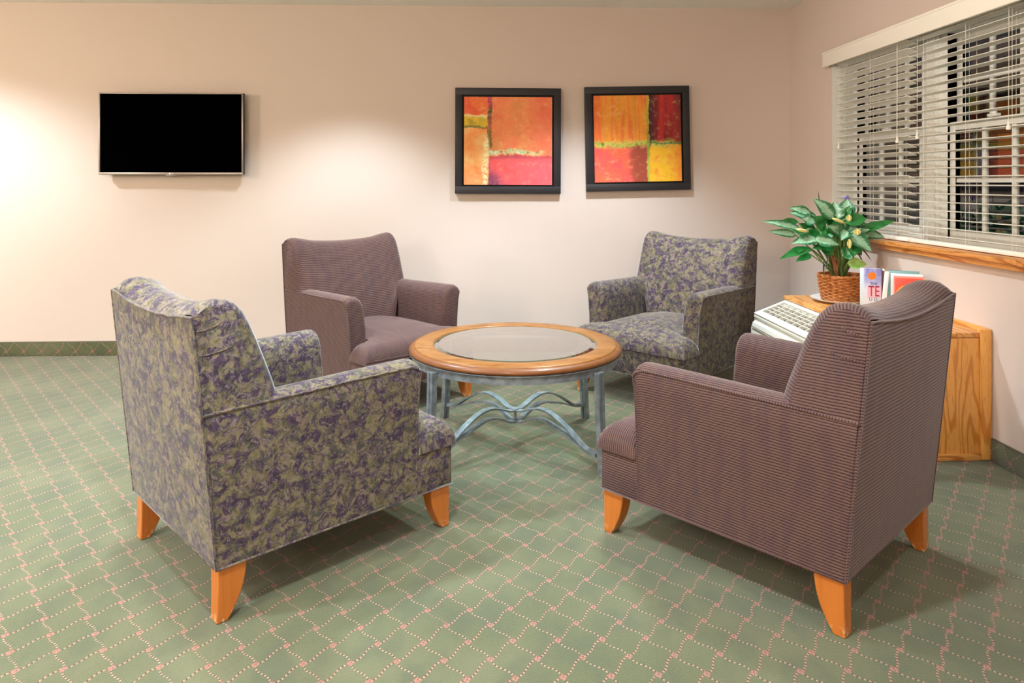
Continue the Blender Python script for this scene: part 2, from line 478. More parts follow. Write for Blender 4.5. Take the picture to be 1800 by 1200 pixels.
# ------------------------------------------------------------------ window, reveal, sill
m_white = plain('window_white', S(240, 241, 236), .45)
m_reveal = plain('reveal_white', S(224, 224, 218), .6)
m_pane = glass_mat('window_pane', (.96, .97, .97, 1), 1.5, 2.6)
m_sill = oak_mat('oak_sill', 'y', ((220, 150, 78), (180, 106, 44)))
b = MB(); t = .012
b.box(XR+.002, 2.30, WY1-t, WY1-.0005, WZ0+.03, WZ1-.001); b.box(XR+.002, 2.30, WY0+.0005, WY0+t, WZ0+.03, WZ1-.001)
b.box(XR+.002, 2.30, WY0+t, WY1-t, WZ1-t, WZ1-.001)
struct('trim_1', b, m_reveal, smooth=False)
b = MB(); b.box(2.112, 2.30, WY0+.002, WY1-.002, WZ0+.001, WZ0+.024, .004)
b.box(2.1125, XR-.0005, WY0-.03, WY0+.004, WZ0-.002, WZ0+.0235, .004); b.box(2.1125, XR-.0005, WY1-.004, WY1+.03, WZ0-.002, WZ0+.0235, .004)
b.box(2.130, XR-.0005, WY0-.02, WY1+.02, WZ0-.024, WZ0+.002, .004)
struct('trim_2', b, m_sill)
def window(name, y0, y1):
    w = thing(name, None, None, (2.30, (y0+y1)/2, WZ0+.025), 0, None, 'structure')
    W = (y1-y0)/2; H = WZ1-.013-(WZ0+.025); d = .09
    f = MB(); e = .045
    f.box(0, d, -W, -W+e, 0, H, .003); f.box(0, d, W-e, W, 0, H, .003)
    f.box(0, d, -W+e, W-e, 0, e*.7, .003); f.box(0, d, -W+e, W-e, H-e*.7, H, .003)
    f.build('window_frame', m_white, w)
    zm = 1.475-(WZ0+.025)
    for (z0, z1, x0) in ((e*.7, zm+.02, .012), (zm-.02, H-e*.7, .048)):
        s_ = MB(); r = .042; x1 = x0+.032; a, c = -W+e, W-e
        s_.box(x0, x1, a, a+r, z0, z1, .003); s_.box(x0, x1, c-r, c, z0, z1, .003)
        s_.box(x0, x1, a+r, c-r, z0, z0+r, .003); s_.box(x0, x1, a+r, c-r, z1-r, z1, .003)
        so = s_.build('sash', m_white, w)
        g = MB(); iw = (c-a-2*r)
        for k in (1, 2):
            y = a+r+iw*k/3; g.box(x0+.006, x1-.006, y-.011, y+.011, z0+r, z1-r, .003)
        zz = (z0+z1)/2; g.box(x0+.005, x1-.005, a+r, c-r, zz-.011, zz+.011, .003)
        g.build('muntin', m_white, so)
        p = MB(); p.box(x0+.014, x0+.018, a+r, c-r, z0+r, z1-r); p.build('pane', m_pane, so, smooth=False)
    l = MB(); l.box(-.014, .012, -.03, .03, zm+.02, zm+.034, .004); l.lathe([(0.001, zm+.034), (.012, zm+.034), (.012, zm+.044), (.001, zm+.046)], 16); l.build('sash_lock', m_white, w)
    return w
window('window_1', 3.64, WY1-.012)
window('window_2', WY0+.012, 3.52)
b = MB(); b.box(2.285, 2.40, 3.52, 3.64, WZ0+.025, WZ1-.013, .004); b.box(2.275, 2.285, 3.545, 3.615, WZ0+.025, WZ1-.013, .003)
struct('trim_3', b, m_white)

# ------------------------------------------------------------------ blinds
m_slat = plain('blind_slat', S(248, 247, 238), .42)
m_cord = plain('blind_cord', S(236, 234, 222), .7)
m_val = plain('valance_cream', S(250, 246, 236), .5)
def blind(name, y0, y1, tilt, label, cords):
    r = thing(name, label, 'blind', (2.212, (y0+y1)/2, .9), 0, 'window blinds')
    L = (y1-y0)/2; s_ = MB(); z = .032; top = 1.035; n_ = 0
    while z < top:
        rows = []
        for yy in (-L, L):
            top_, bot = [], []
            for k in range(5):
                a = (k-2)/2*.025; bow = .002*(1-((k-2)/2)**2)
                # room edge (negative x) raised by the tilt
                x = a*math.cos(tilt); zz = -a*math.sin(tilt)+bow
                top_.append((x, yy, z+zz+.0014)); bot.append((x, yy, z+zz-.0014))
            rows.append(top_+bot[::-1])
        s_.grid(rows, None, closed_v=True); s_.face(rows[0]); s_.face(rows[1][::-1])
        z += .0415; n_ += 1
    s_.build('slats', m_slat, r, angle=50)
    h = MB(); h.box(-.028, .028, -L, L, 1.04, 1.07, .003); h.build('head_rail', m_slat, r)
    bt = MB(); bt.box(-.026, .026, -L, L, -.013, .008, .005); bt.build('bottom_rail', m_slat, r)
    c = MB()
    for f in (-.74, -.05, .70):
        for dx in (-.0262, .0262): c.tube([(dx, f*L, .005), (dx, f*L, 1.04)], .0009, 5)
        c.tube([(0.0, f*L+.012, .005), (.0, f*L+.012, 1.04)], .0008, 5)
    c.build('ladder_cords', m_cord, r)
    for (yy, zz) in cords:
        y = yy-(y0+y1)/2; k = MB()
        k.tube([(-.034, y, 1.045), (-.034, y, .8), (-.034, y+.002, zz-.9+.02)], .0012, 6)
        ko = k.build('lift_cord', m_cord, r)
        q = MB(); q.lathe([(.001, zz-.9+.024), (.004, zz-.9+.022), (.005, zz-.9+.01), (.009, zz-.9-.004), (.0095, zz-.9-.014), (.001, zz-.9-.016)], 14, -.034, y+.002)
        q.build('tassel', m_slat, ko)
    return r
blind('venetian_blind', 3.622, WY1-.016, math.radians(21), 'half closed cream slatted blind in the far half of the window, above the potted plant', [(4.33, 1.42), (3.70, 1.42)])
blind('venetian_blind', WY0+.016, 3.612, math.radians(4), 'open cream slatted blind in the near half of the window, at the right edge', [(3.525, 1.43), (2.893, 1.43)])
b = MB(); b.box(2.128, 2.142, WY0-.05, WY1+.045, 1.925, 2.018, .004); b.box(2.142, XR-.001, WY1+.031, WY1+.045, 1.925, 2.018, .003)
b.box(2.142, XR-.001, WY0-.05, WY0-.036, 1.925, 2.018, .003); b.box(2.124, 2.142, WY0-.05, WY1+.047, 2.006, 2.02, .004)
tag(b.build('blind_valance', m_val), 'long plain cream valance board across the top of the window', 'valance')

# ------------------------------------------------------------------ armchair
m_floral = floral_mat(); m_stripe = stripe_mat(); m_leg = leg_mat()
HW, YR, YS, YA = .353, -.405, .405, .255     # half width, rear, seat front, arm front
Z0, ZS, HK, LEAN = .151, .287, .838, .067
def yback(z): return YR - LEAN*(z-Z0)/(.845-Z0)
def hw(z): return HW - .006*max(0, (.45-z)/.3)
def dip(x): return .026*max(0, 1-(x/.34)**2)
def make_chair(name, label, fabric, x, y, a):
    """a = heading of the seat front, clockwise from the back wall"""
    r = thing(name, label, 'armchair', (x, y, 0), -a, None)
    # base under the seat: T-shaped box
    m = MB()
    m.box(-.247, .247, YR+.02, YA+.01, Z0+.004, ZS, .004)
    m.box(-HW+.002, HW-.002, YA+.0015, YS, Z0, ZS, .006)
    m.build('base', fabric, r)
    # seat cushion, T-shaped with a crowned top
    m = MB()
    q = [1-math.cos(PI/2*k/6) for k in range(7)]          # 0..1, dense near the edge
    RAD = .062
    xs = sorted(set([round(v, 5) for v in [-.36+RAD*k for k in q] + [.36-RAD*k for k in q] + [-.27, -.2, -.1, 0, .1, .2, .27, -.247, .247, -.235, .235]]))
    ys = sorted(set([round(v, 5) for v in [.418-RAD*k for k in q] + [.2585+.03*k for k in q] + [-.24, -.2, -.15, -.1, 0, .1, .17, .22, .245]]))
    def hgt(xx, yy):
        if yy >= .2585: d = min(.36-abs(xx), .418-yy, (yy-.2585)*1.6+max(0, .297-abs(xx)))
        else: d = min(.297-abs(xx), .418-yy)
        d = max(d, 0)
        k = min(d/RAD, 1)
        crown = .05*(1-(xx/.37)**2)*max(0, 1-((yy-.08)/.42)**2)
        return ZS+.001 + .088*math.sqrt(max(0, 1-(1-k)**2)) + crown*min(1, d/.2)
    for i in range(len(xs)-1):
        for j in range(len(ys)-1):
            x0, x1, y0, y1 = xs[i], xs[i+1], ys[j], ys[j+1]
            if (max(abs(x0), abs(x1)) > .2471) and y0 < .258: continue
            P = [(x0, y0), (x1, y0), (x1, y1), (x0, y1)]
            H = [hgt(*p) for p in P]
            if None in H: H = [h if h is not None else ZS for h in H]
            def suv(p):
                dx, dy = .36-abs(p[0]), .418-p[1]
                e = max(0, RAD-min(dx, dy))/RAD; drop = .105*e*e
                return (p[0]+math.copysign(drop, p[0]), p[1]) if dx < dy else (p[0], p[1]+drop)
            m.face([(p[0], p[1], h) for p, h in zip(P, H)], [suv(p) for p in P])
    m.build('seat', fabric, r, angle=75)
    # armrests
    for sgn in (1, -1):
        m = MB(); rows = []; uvs = []
        ts = [0, .2, .4, .6, .8, .9, .955] ; secs = [(t_, 0) for t_ in ts]
        RF = .028
        secs += [(1, RF*(1-math.cos(k*PI/2/5))) for k in range(6)]
        nsec = len(secs)
        for idx, (t_, inset) in enumerate(secs):
            k = idx-(nsec-6)
            yf = YA - RF + (RF*math.sin(k*PI/2/5) if k >= 0 else 0)
            zt = .578 + .014*t_; fl = .004 + .016*t_*t_
            xo = HW+fl
            prof = [(hw(Z0), Z0), (hw(.3), .3), (HW+.1*fl, .42), (HW+.5*fl, .52), (xo, zt-.004), (xo-.003, zt+.002), (xo-.022, zt+.0125), (xo-.045, zt+.016),
                    (xo-.07, zt+.011), (xo-.092, zt-.006), (xo-.107, zt-.034), (xo-.113, zt-.075), (.249, .44), (.246, .36), (.246, Z0+.002)]
            L = 0; row = []; uv = []
            for i, (px, pz) in enumerate(prof):
                if i: L += math.hypot(px-prof[i-1][0], pz-prof[i-1][1])
                # rounding over at the front: top comes down, inner side comes out
                f_top = max(0, min(1, (pz-.40)/.15)); z_ = pz - inset*f_top
                x_ = px
                if i > 5: x_ = px + inset*.8*min(1, (i-5)/5)
                y0 = yback(min(pz, .6)) + .006
                yy = y0 + (yf-y0)*t_ if t_ < 1 else yf
                row.append((sgn*x_, yy, z_)); uv.append((yy, L+Z0))
            rows.append(row); uvs.append(uv)
        m.grid(rows, uvs, flip=(sgn > 0))
        fr = rows[-1]; m.face(fr if sgn > 0 else fr[::-1], [(p[0], p[2]) for p in (fr if sgn > 0 else fr[::-1])])
        m.face(rows[0], [(p[0], p[2]) for p in rows[0]])
        m.build('armrest', fabric, r, angle=42)
    # backrest cushion, swept across the width
    base_prof = [(.0, .838), (.012, .854), (.035, .868), (.065, .873), (.096, .869), (.122, .856), (.143, .834), (.160, .80), (.176, .755), (.195, .69), (.212, .63), (.226, .57), (.238, .51), (.248, .45), (.254, .40), (.256, .35)]
    m = MB(); rows = []; uvs = []
    xs = [-1, -.994, -.975, -.945, -.9, -.84, -.74, -.6, -.4, -.2, 0]; xs = xs+[-v for v in xs[-2::-1]]
    for s_ in xs:
        x_ = s_*(HW+.001); e = abs(s_)
        k = 1 - .17*max(0, (e-.84)/.16)**2.2
        low = e > .70
        row = []; uv = []; L = 0
        for i, (o, z) in enumerate(base_prof):
            top = max(0, (z-.55)/.318)
            ear = max(0, 1-((e-.86)/.2)**2)*.008 if e > .66 else 0
            zz = z - dip(x_)*top + ear*top - .011*top*max(0, (e-.9)/.1)**2*(1 if o > .01 else 0)
            oo = o*k + .012*(1-s_*s_)*min(1, max(0, (.85-z)/.2))
            if low: zz = max(zz, .566)
            zz2 = zz
            row.append((x_, yback(min(zz, .85))+oo+.004, zz2))
            if i: L += math.hypot(base_prof[i][0]-base_prof[i-1][0], base_prof[i][1]-base_prof[i-1][1])
            uv.append((x_*.8, -L*.8))
        rows.append(row); uvs.append(uv)
    m.grid(rows, uvs)
    for rr in (rows[0], rows[-1]):
        rr = rr + [(rr[0][0], yback(.566)+.004, .566)]
        m.face(rr, [(p[1], p[2]) for p in rr])
    m.build('backrest', fabric, r, angle=48)
    # outside back panel
    m = MB(); P = []; U = []; nz, nx = 14, 16
    for i in range(nz+1):
        t_ = i/nz; row = []; uv = []
        for j in range(nx+1):
            s_ = -1+2*j/nx
            zt = HK+.003 - dip(s_*HW)
            z = Z0+(zt-Z0)*t_; w = hw(z)-.001
            bul = .006*(1-s_*s_)*math.sin(PI*t_)
            row.append((s_*w, yback(z)-.004-bul, z)); uv.append((s_*w*.8, z*.8))
        P.append(row); U.append(uv)
    m.grid(P, U)
    Q = [[(p[0], p[1]+.014, p[2]) for p in row] for row in P]
    m.grid(Q, U, flip=True)
    rim = lambda A: A[0] + [row[-1] for row in A[1:]] + A[-1][-2::-1] + [row[0] for row in A[-2:0:-1]]
    ra, rb = rim(P), rim(Q); m.grid([ra, rb], None, closed_v=True)
    m.build('back_panel', fabric, r, angle=50)
    # welt piping along the seams
    m = MB(); pr = .0036
    zb = Z0+.001; e = hw(Z0)+.001
    m.tube([(-e, YR-.003, zb), (e, YR-.003, zb), (HW+.001, YS+.001, zb), (-HW-.001, YS+.001, zb)], pr, 6, closed=True)
    side = [(hw(z)+.0005, yback(z)-.003, z) for z in [Z0+(HK-Z0)*k/10 for k in range(11)]]
    topl = [(s_*HW, yback(HK)-.003, HK+.003-dip(s_*HW)) for s_ in [1-2*k/16 for k in range(1, 16)]]
    m.tube(side+topl+[(-p[0], p[1], p[2]) for p in side[::-1]], pr, 6)
    for sgn in (1, -1):
        pts = []
        for t_ in (0, .2, .4, .6, .8, .9, .96):
            zt = .578+.014*t_; fl = .004+.016*t_*t_; y0 = yback(.58)
            pts.append((sgn*(HW+fl+.0005), y0+(YA-.01-y0)*t_, zt-.002))
        fl = .02
        pts += [(sgn*(HW+fl), YA-.012, .580), (sgn*(HW+fl), YA, .566)]
        pts += [(sgn*(HW+.5*fl), YA+.0005, .52), (sgn*(HW+.1*fl), YA+.0005, .42), (sgn*hw(.3), YA+.0005, .3), (sgn*hw(Z0), YA+.0005, Z0+.004)]
        m.tube(pts, .0032, 6)
    zz = ZS
    m.tube([(-HW-.001, YA+.003, zz), (-HW-.001, YS+.002, zz), (HW+.001, YS+.002, zz), (HW+.001, YA+.003, zz)], pr, 6)
    for sgn in (1, -1):   # gathered folds below the top corners
        for (za, zb_, ln) in ((.735, .752, .10), (.800, .822, .075)):
            m.tube([(sgn*(HW+.001), yback(za)+.006+ln*t_, za+(zb_-za)*t_*t_) for t_ in (0, .25, .5, .75, 1)], lambda q: .0026*math.sin(PI*(.12+.85*q))+.0002, 6)
    m.build('piping', fabric, r, angle=60)
    # sabre legs
    for sx in (-1, 1):
        for sy in (-1, 1):
            m = MB(); rows = []
            for k in range(10):
                t_ = k/9; z = Z0+.001-t_*(Z0+.001)
                wi = .080-.051*t_**2.1; out_ = .004*t_*t_-.002*t_
                xo = hw(Z0)-.004-.004*t_; xi = xo-.052+.008*t_
                yo = (abs(YR) if sy < 0 else YS)-.004+out_; yi = yo-wi-out_
                rows.append([(sx*xo, sy*yo, z), (sx*xo, sy*yi, z), (sx*xi, sy*yi, z), (sx*xi, sy*yo, z)])
            m.grid(rows, None, closed_v=True); m.face(rows[0]); m.face(rows[-1])
            lo = m.build('leg', m_leg, r, angle=30)
            md = lo.modifiers.new('soft', 'BEVEL'); md.width = .003; md.segments = 2; md.limit_method = 'ANGLE'; md.angle_limit = math.radians(45)
    return r
make_chair('armchair', 'floral upholstered armchair in the left foreground, seen from behind', m_floral, -.659, 2.463, math.radians(47.7))
make_chair('armchair', 'brown ribbed upholstered armchair in the right foreground, seen from behind', m_stripe, .921, 2.349, math.radians(-41.5))
make_chair('armchair', 'brown ribbed upholstered armchair by the back wall, facing the camera under the blank wall', m_stripe, -.610, 4.062, math.radians(137.4))
make_chair('armchair', 'floral upholstered armchair by the back wall near the corner, below the framed paintings', m_floral, 1.041, 4.136, math.radians(-135.5))

# ------------------------------------------------------------------ coffee table
TX, TY, TR, TH = .128, 3.250, .484, .467
m_tw = table_wood_mat(); m_metal = metal_mat(); m_tglass = glass_mat('table_glass', (.86, .93, .90, 1), 1.52, 2.6)
tb = thing('coffee_table', 'round wooden coffee table with glass centre and grey metal base', 'table', (TX, TY, 0), math.radians(-2))
m = MB()
m.lathe([(.372, TH-.026), (.372, TH-.004), (.376, TH-.0005), (.384, TH), (.452, TH), (.458, TH-.002), (.460, TH-.006), (.466, TH-.007), (.475, TH-.010), (.481, TH-.016), (.483, TH-.022), (.481, TH-.027), (.473, TH-.030), (.372, TH-.030)], 128, closed=True)
m.build('tabletop_ring', m_tw, tb, angle=50)
m = MB(); m.lathe([(.0005, TH-.002), (.350, TH-.002), (.3705, TH-.008), (.3705, TH-.014), (.0005, TH-.014)], 96); m.build('glass_top', m_tglass, tb, angle=4)
m_edge = plain('glass_edge', S(90, 150, 130), .15)
m = MB(); m.lathe([(.3712, TH-.0145), (.3712, TH-.007), (.3718, TH-.007), (.3718, TH-.0145)], 96, closed=True); m.build('glass_edge', m_edge, tb)
m = MB()
m.lathe([(.474, TH-.030), (.480, TH-.0315), (.480, TH-.0345), (.474, TH-.036), (.468, TH-.037), (.468, TH-.068), (.461, TH-.068), (.461, TH-.037), (.366, TH-.037), (.360, TH-.032), (.360, TH-.0305), (.474, TH-.030)], 128, closed=True)
m.build('apron', m_metal, tb, angle=30)
for q in range(4):
    a = PI/4+q*PI/2; er = Vector((math.cos(a), math.sin(a), 0)); et = Vector((-er.y, er.x, 0))
    m = MB(); rows = []
    for k in range(9):
        t_ = k/8; z = (TH-.05)*(1-t_)+.0005
        rad = .484 + .022*t_**1.8
        w, d = .017, .013
        # two bars side by side with a groove between
        c_ = er*rad + Vector((0, 0, z))
        rows.append([c_+er*d+et*w, c_+er*d+et*.003, c_+er*(d-.004)+et*.002, c_+er*(d-.004)-et*.002, c_+er*d-et*.003, c_+er*d-et*w, c_-er*d-et*w, c_-er*d-et*.003, c_-er*(d-.004)-et*.002, c_-er*(d-.004)+et*.002, c_-er*d+et*.003, c_-er*d+et*w])
    m.grid(rows, None, closed_v=True); m.face(rows[0]); m.face(rows[-1])
    m.build('leg', m_metal, tb, angle=30)
    # stretcher: two arched flat bands meeting at the leg
    m = MB()
    def spl(r_, z_): return er*r_ + Vector((0, 0, z_))
    for (zc, zp, off) in ((.155, .194, 0), (.106, .150, 1)):
        pts = []
        ctrl = [(0.0, zc), (.045, zc+.004), (.09, zp-.018), (.14, zp-.003), (.185, zp), (.24, zp-.012), (.32, zp-.050 if not off else zp-.034), (.40, .094 if not off else .086), (.44, .082 if not off else .076), (.475, .080 if not off else .072)]
        for i in range(len(ctrl)-1):
            p0, p1, p2, p3 = ctrl[max(i-1, 0)], ctrl[i], ctrl[i+1], ctrl[min(i+2, len(ctrl)-1)]
            for k in range(5):
                t_ = k/5
                f = lambda j: .5*((2*p1[j])+(-p0[j]+p2[j])*t_+(2*p0[j]-5*p1[j]+4*p2[j]-p3[j])*t_*t_+(-p0[j]+3*p1[j]-3*p2[j]+p3[j])*t_**3)
                pts.append(spl(f(0), f(1)))
        pts.append(spl(*ctrl[-1]))
        nr = []
        for i in range(len(pts)):
            t_ = (pts[min(i+1, len(pts)-1)]-pts[max(i-1, 0)]).normalized(); nr.append(et.cross(t_).normalized())
        m.ribbon(pts, nr, [et]*len(pts), .030, .007)
    m.build('stretcher', m_metal, tb, angle=30)
m = MB(); m.lathe([(.0005, .162), (.022, .162), (.022, .150), (.0005, .150)], 4); m.lathe([(.0005, .112), (.022, .112), (.022, .100), (.0005, .100)], 4); m.lathe([(.0005, .15), (.006, .15), (.006, .112), (.0005, .112)], 12)
m.build('stretcher_hub', m_metal, tb, angle=30)

# ------------------------------------------------------------------ television
m_bez = plain('tv_bezel', S(150, 140, 134), .35, .7); m_scr = plain('tv_screen', (.0004, .0004, .0005, 1), .6, 0, .0); m_blk = plain('tv_black', S(30, 28, 28), .5)
m_logo = plain('logo_white', S(250, 250, 250), .4)
tv = thing('wall_mounted_television', 'black flat screen television with thin grey bezel mounted on the back wall', 'television', (-2.160, 4.93, 1.531))
w, h = .486, .281
m = MB(); m.box(-w, w, .012, .045, -h, h, .006); m.box(-.28, .28, .045, .06, -.2, .12, .006); m.box(-.13, .13, .060, .0855, -.10, .10, .002); m.build('housing', m_blk, tv)
m = MB(); bz = .010
for (x0, x1, z0, z1) in ((-w, w, h-bz, h), (-w, w, -h, -h+.016), (-w, -w+bz, -h+.016, h-bz), (w-bz, w, -h+.016, h-bz)): m.box(x0, x1, 0, .012, z0, z1, .002)
m.box(-.035, .035, .001, .012, -h-.008, -h, .003)
m.build('bezel', m_bez, tv)
m = MB(); m.box(-w+bz, w-bz, .005, .012, -h+.016, h-bz); m.build('screen', m_scr, tv, smooth=False)
def text_part(txt, name, mat, parent, loc, rot, size, align='CENTER', sx=1.0, depth=.0004):
    cu = bpy.data.curves.new(name, 'FONT'); cu.body = txt; cu.size = size; cu.align_x = align; cu.align_y = 'CENTER'; cu.extrude = depth; cu.resolution_u = 2
    o = bpy.data.objects.new('tmp_text', cu); C.objects.link(o)
    dg = bpy.context.evaluated_depsgraph_get(); me = bpy.data.meshes.new_from_object(o.evaluated_get(dg))
    bpy.data.objects.remove(o); me.name = name; me.materials.clear(); me.materials.append(mat)
    p = bpy.data.objects.new(name, me); C.objects.link(p); p.parent = parent; p.location = loc; p.rotation_euler = rot; p.scale = (sx, 1, 1)
    return p
m = MB()
ring = [(.0058*math.cos(k*2*PI/20)-.008, -.0006, .0058*math.sin(k*2*PI/20)-h+.008) for k in range(20)]
m.face(ring); m.build('logo_disc', m_logo, tv, smooth=False)
text_part('LG', 'logo_letters', m_logo, tv, (.009, -.0006, -h+.008), (PI/2, 0, 0), .013)

# ------------------------------------------------------------------ paintings
m_frame = plain('frame_black', S(34, 31, 36), .5); m_gap = plain('frame_recess', S(16, 14, 15), .6)
def painting(cx, cz, W, H, rot, kind, label):
    p = thing('framed_painting', label, 'painting', (cx, YB-.002, cz)); p.rotation_euler = (0, rot, 0)
    m = MB(); fw = .050; d = .042
    for (x0, x1, z0, z1) in ((-W/2, W/2, H/2-fw, H/2), (-W/2, W/2, -H/2, -H/2+fw), (-W/2, -W/2+fw, -H/2+fw, H/2-fw), (W/2-fw, W/2, -H/2+fw, H/2-fw)): m.box(x0, x1, -d, 0, z0, z1, .002)
    m.build('frame', m_frame, p)
    m = MB(); m.box(-W/2+fw, W/2-fw, -.012, -.002, -H/2+fw, H/2-fw); m.build('backing', m_gap, p, smooth=False)
    g = fw+.012; m = MB(); x0, x1, z0, z1 = -W/2+g, W/2-g, -H/2+g, H/2-g; y = -.034
    m.face([(x0, y, z0), (x1, y, z0), (x1, y, z1), (x0, y, z1)], [(0, 0), (1, 0), (1, 1), (0, 1)])
    E_ = [(x0, z0, 0, 0), (x1, z0, 1, 0), (x1, z1, 1, 1), (x0, z1, 0, 1)]
    for i in range(4):
        a, c = E_[i], E_[(i+1) % 4]
        m.face([(a[0], y, a[1]), (a[0], -.012, a[1]), (c[0], -.012, c[1]), (c[0], y, c[1])], [(a[2], a[3])]*2+[(c[2], c[3])]*2)
    m.build('canvas', art_mat(kind), p, smooth=False)
painting(.146, 1.489, .742, .740, math.radians(.2), 'a', 'square abstract painting in peach and pink with black frame, the left one of the pair')
painting(1.062, 1.508, .742, .735, math.radians(-1.1), 'b', 'square abstract painting in gold and dark red, hung crooked, right of the framed pair')

# ------------------------------------------------------------------ oak surround and heating unit
m_oak_z = oak_mat('oak_panel', 'z', ((236, 170, 88), (206, 130, 52))); m_oak_y = oak_mat('oak_top', 'y', ((230, 166, 90), (200, 130, 60)))
CX0, CY0, CY1, CZ = 1.70, 2.985, 4.03, .560
cab = thing('oak_cabinet', 'oak shelf and end panels boxed around the heating unit under the window', 'cabinet', ((CX0+XR)/2, (CY0+CY1)/2, 0))
ox, oy = (CX0+XR)/2, (CY0+CY1)/2
def cb(mb, x0, x1, y0, y1, z0, z1, bev=.003): mb.box(x0-ox, x1-ox, y0-oy, y1-oy, z0, z1, bev)
m = MB(); cb(m, CX0, XR-.014, CY0+.001, CY1, CZ-.034, CZ-.012, .004); m.build('shelf', m_oak_y, cab)
m = MB(); cb(m, CX0+.01, 2.118, CY0, CY0+.02, .001, CZ-.035); m.build('end_panel', m_oak_z, cab)
m = MB(); cb(m, CX0+.01, XR-.013, CY1-.02, CY1-.001, .001, CZ-.035); m.build('end_panel', m_oak_z, cab)
m = MB(); cb(m, 2.118, XR-.001, CY0-.012, CY0+.02, .001, CZ+.006, .009); m.build('corner_post', m_oak_z, cab)
m = MB(); cb(m, XR-.014, XR-.001, CY0+.02, CY1, CZ-.034, CZ+.006, .004); m.build('wall_strip', m_oak_y, cab)
m = MB(); cb(m, CX0+.01, 2.118, CY0-.012, CY0, .001, .032, .004); m.build('toe_trim', oak_mat('oak_trim', 'x'), cab)

m_ptac = plain('heater_plastic', S(222, 220, 206), .4); m_dark = plain('heater_dark', S(112, 98, 88), .7)
hu = thing('heating_unit', 'white wall heating and cooling unit with slotted top grille under the oak shelf', 'heater', (1.80, 3.5075, 0))
y0, y1 = -.49, .49
def extr(mb, prof, ya, yb, mi=0):
    A = [(px-1.80, ya, pz) for px, pz in prof]; B_ = [(px-1.80, yb, pz) for px, pz in prof]
    mb.grid([A, B_], None, mi, closed_v=True); mb.face(A[::-1], None, mi); mb.face(B_, None, mi)
S0, S1 = (1.695, .519), (1.538, .458)     # slope of the grille (x, z), top to front
sl = Vector((S1[0]-S0[0], 0, S1[1]-S0[1])); sn = Vector((sl.z, 0, -sl.x)).normalized()
if sn.z < 0: sn = -sn
m = MB()
extr(m, [(2.10, .02), (2.10, .519), (1.70, .519), (1.697, .495), (1.545, .435), (1.52, .432), (1.527, .420), (1.527, .415), (1.53, .02)], y0+.002, y1-.002, 1)
extr(m, [(2.10, .40), (2.10, .522), (1.72, .522), (1.695, .5195), (1.68, .512), (1.68, .49), (2.0, .40)], y0+.001, y1-.001)
m.build('housing', [m_ptac, m_ptac], hu, angle=30)
m = MB()
extr(m, [(1.525, .412), (1.512, .402), (1.503, .37), (1.499, .30), (1.499, .07), (1.51, .05), (1.54, .05), (1.54, .412)], y0, y1); m.build('front_panel', m_ptac, hu, angle=30)
# louvre slots below the rim
m = MB()
for zz in (.385, .33):
    m.box(1.494-1.80, 1.50-1.80, y0+.02, y1-.02, zz-.003, zz, .001)
m.build('trim_line', m_dark, hu)
m = MB()
def sp(v, y, lift=0): p = Vector((S0[0]-1.80, 0, S0[1])) + sl*v + sn*lift; return (p.x, y, p.z)
def slab(v0, v1, ya, yb, l0, l1):
    q = [(v0, l0), (v0, l1), (v1, l1), (v1, l0)]
    A = [sp(v, ya, l) for v, l in q]; B_ = [sp(v, yb, l) for v, l in q]
    m.grid([A, B_], None, closed_v=True); m.face(A[::-1]); m.face(B_)
slab(-.04, .10, y0, y1, -.012, .004); slab(.88, 1.12, y0, y1, -.028, .004)
slab(.10, .88, y0, y0+.03, -.02, .004); slab(.10, .88, y1-.03, y1, -.02, .004)
for k in range(1, 5):
    v = .10+.78*k/5; slab(v-.016, v+.016, y0+.03, y1-.03, -.014, .0025)
nb = 12
for k in range(1, nb):
    y = y0+.03+(y1-y0-.06)*k/nb; slab(.10, .88, y-.003, y+.003, -.014, .003)
extr(m, [(1.545, .462), (1.528, .452), (1.52, .44), (1.52, .432), (1.55, .432)], y0, y1)
m.build('grille', m_ptac, hu, angle=30)
m = MB(); slab(.08, .90, y0+.01, y1-.01, -.0225, -.021); m.build('grille_recess', m_dark, hu)

# ------------------------------------------------------------------ plant, basket, saucer
PX, PY, PZ = 1.925, 3.80, CZ-.0115
m_porc = plain('saucer_white', S(232, 232, 226), .25)
m = MB(); m.lathe([(.0005, .006), (.10, .006), (.118, .009), (.150, .020), (.156, .023), (.157, .026), (.154, .026), (.120, .014), (.10, .011), (.0005, .011)], 64)
o = m.build('saucer', m_porc, angle=60); o.location = (PX, PY, PZ-.0055); tag(o, 'white saucer plate under the wicker plant basket', 'saucer')
plant = thing('potted_plant', 'bushy green and silver leafy plant in a brown wicker basket on the oak shelf', 'plant', (PX, PY, PZ+.006))
m_wick = wicker_mat()
m = MB(); rows_n = 15; BH = .135
def brad(z): return .093+.024*(z/BH)**.7
for i in range(rows_n):
    z = .004+BH*(i+.5)/rows_n*.97; R_ = brad(z); ns = 22
    pts = []
    for k in range(ns*6):
        th = 2*PI*k/(ns*6)
        rr = R_+.0032*math.cos(ns/2*th*2/1+ (PI if i % 2 else 0)) if False else R_+.0034*math.cos(ns*th/1*.5*2/2 + (PI if i % 2 else 0))
        pts.append((rr*math.cos(th), rr*math.sin(th), z))
    m.tube(pts, .0046, 6, closed=True)
for k in range(22):
    th = 2*PI*(k+.5)/22
    m.tube([(brad(z)*math.cos(th), brad(z)*math.sin(th), z) for z in (.002, .03, .06, .09, BH)], .003, 6)
m.lathe([(.0005, .001), (.090, .001), (.092, .006), (.0005, .006)], 44)
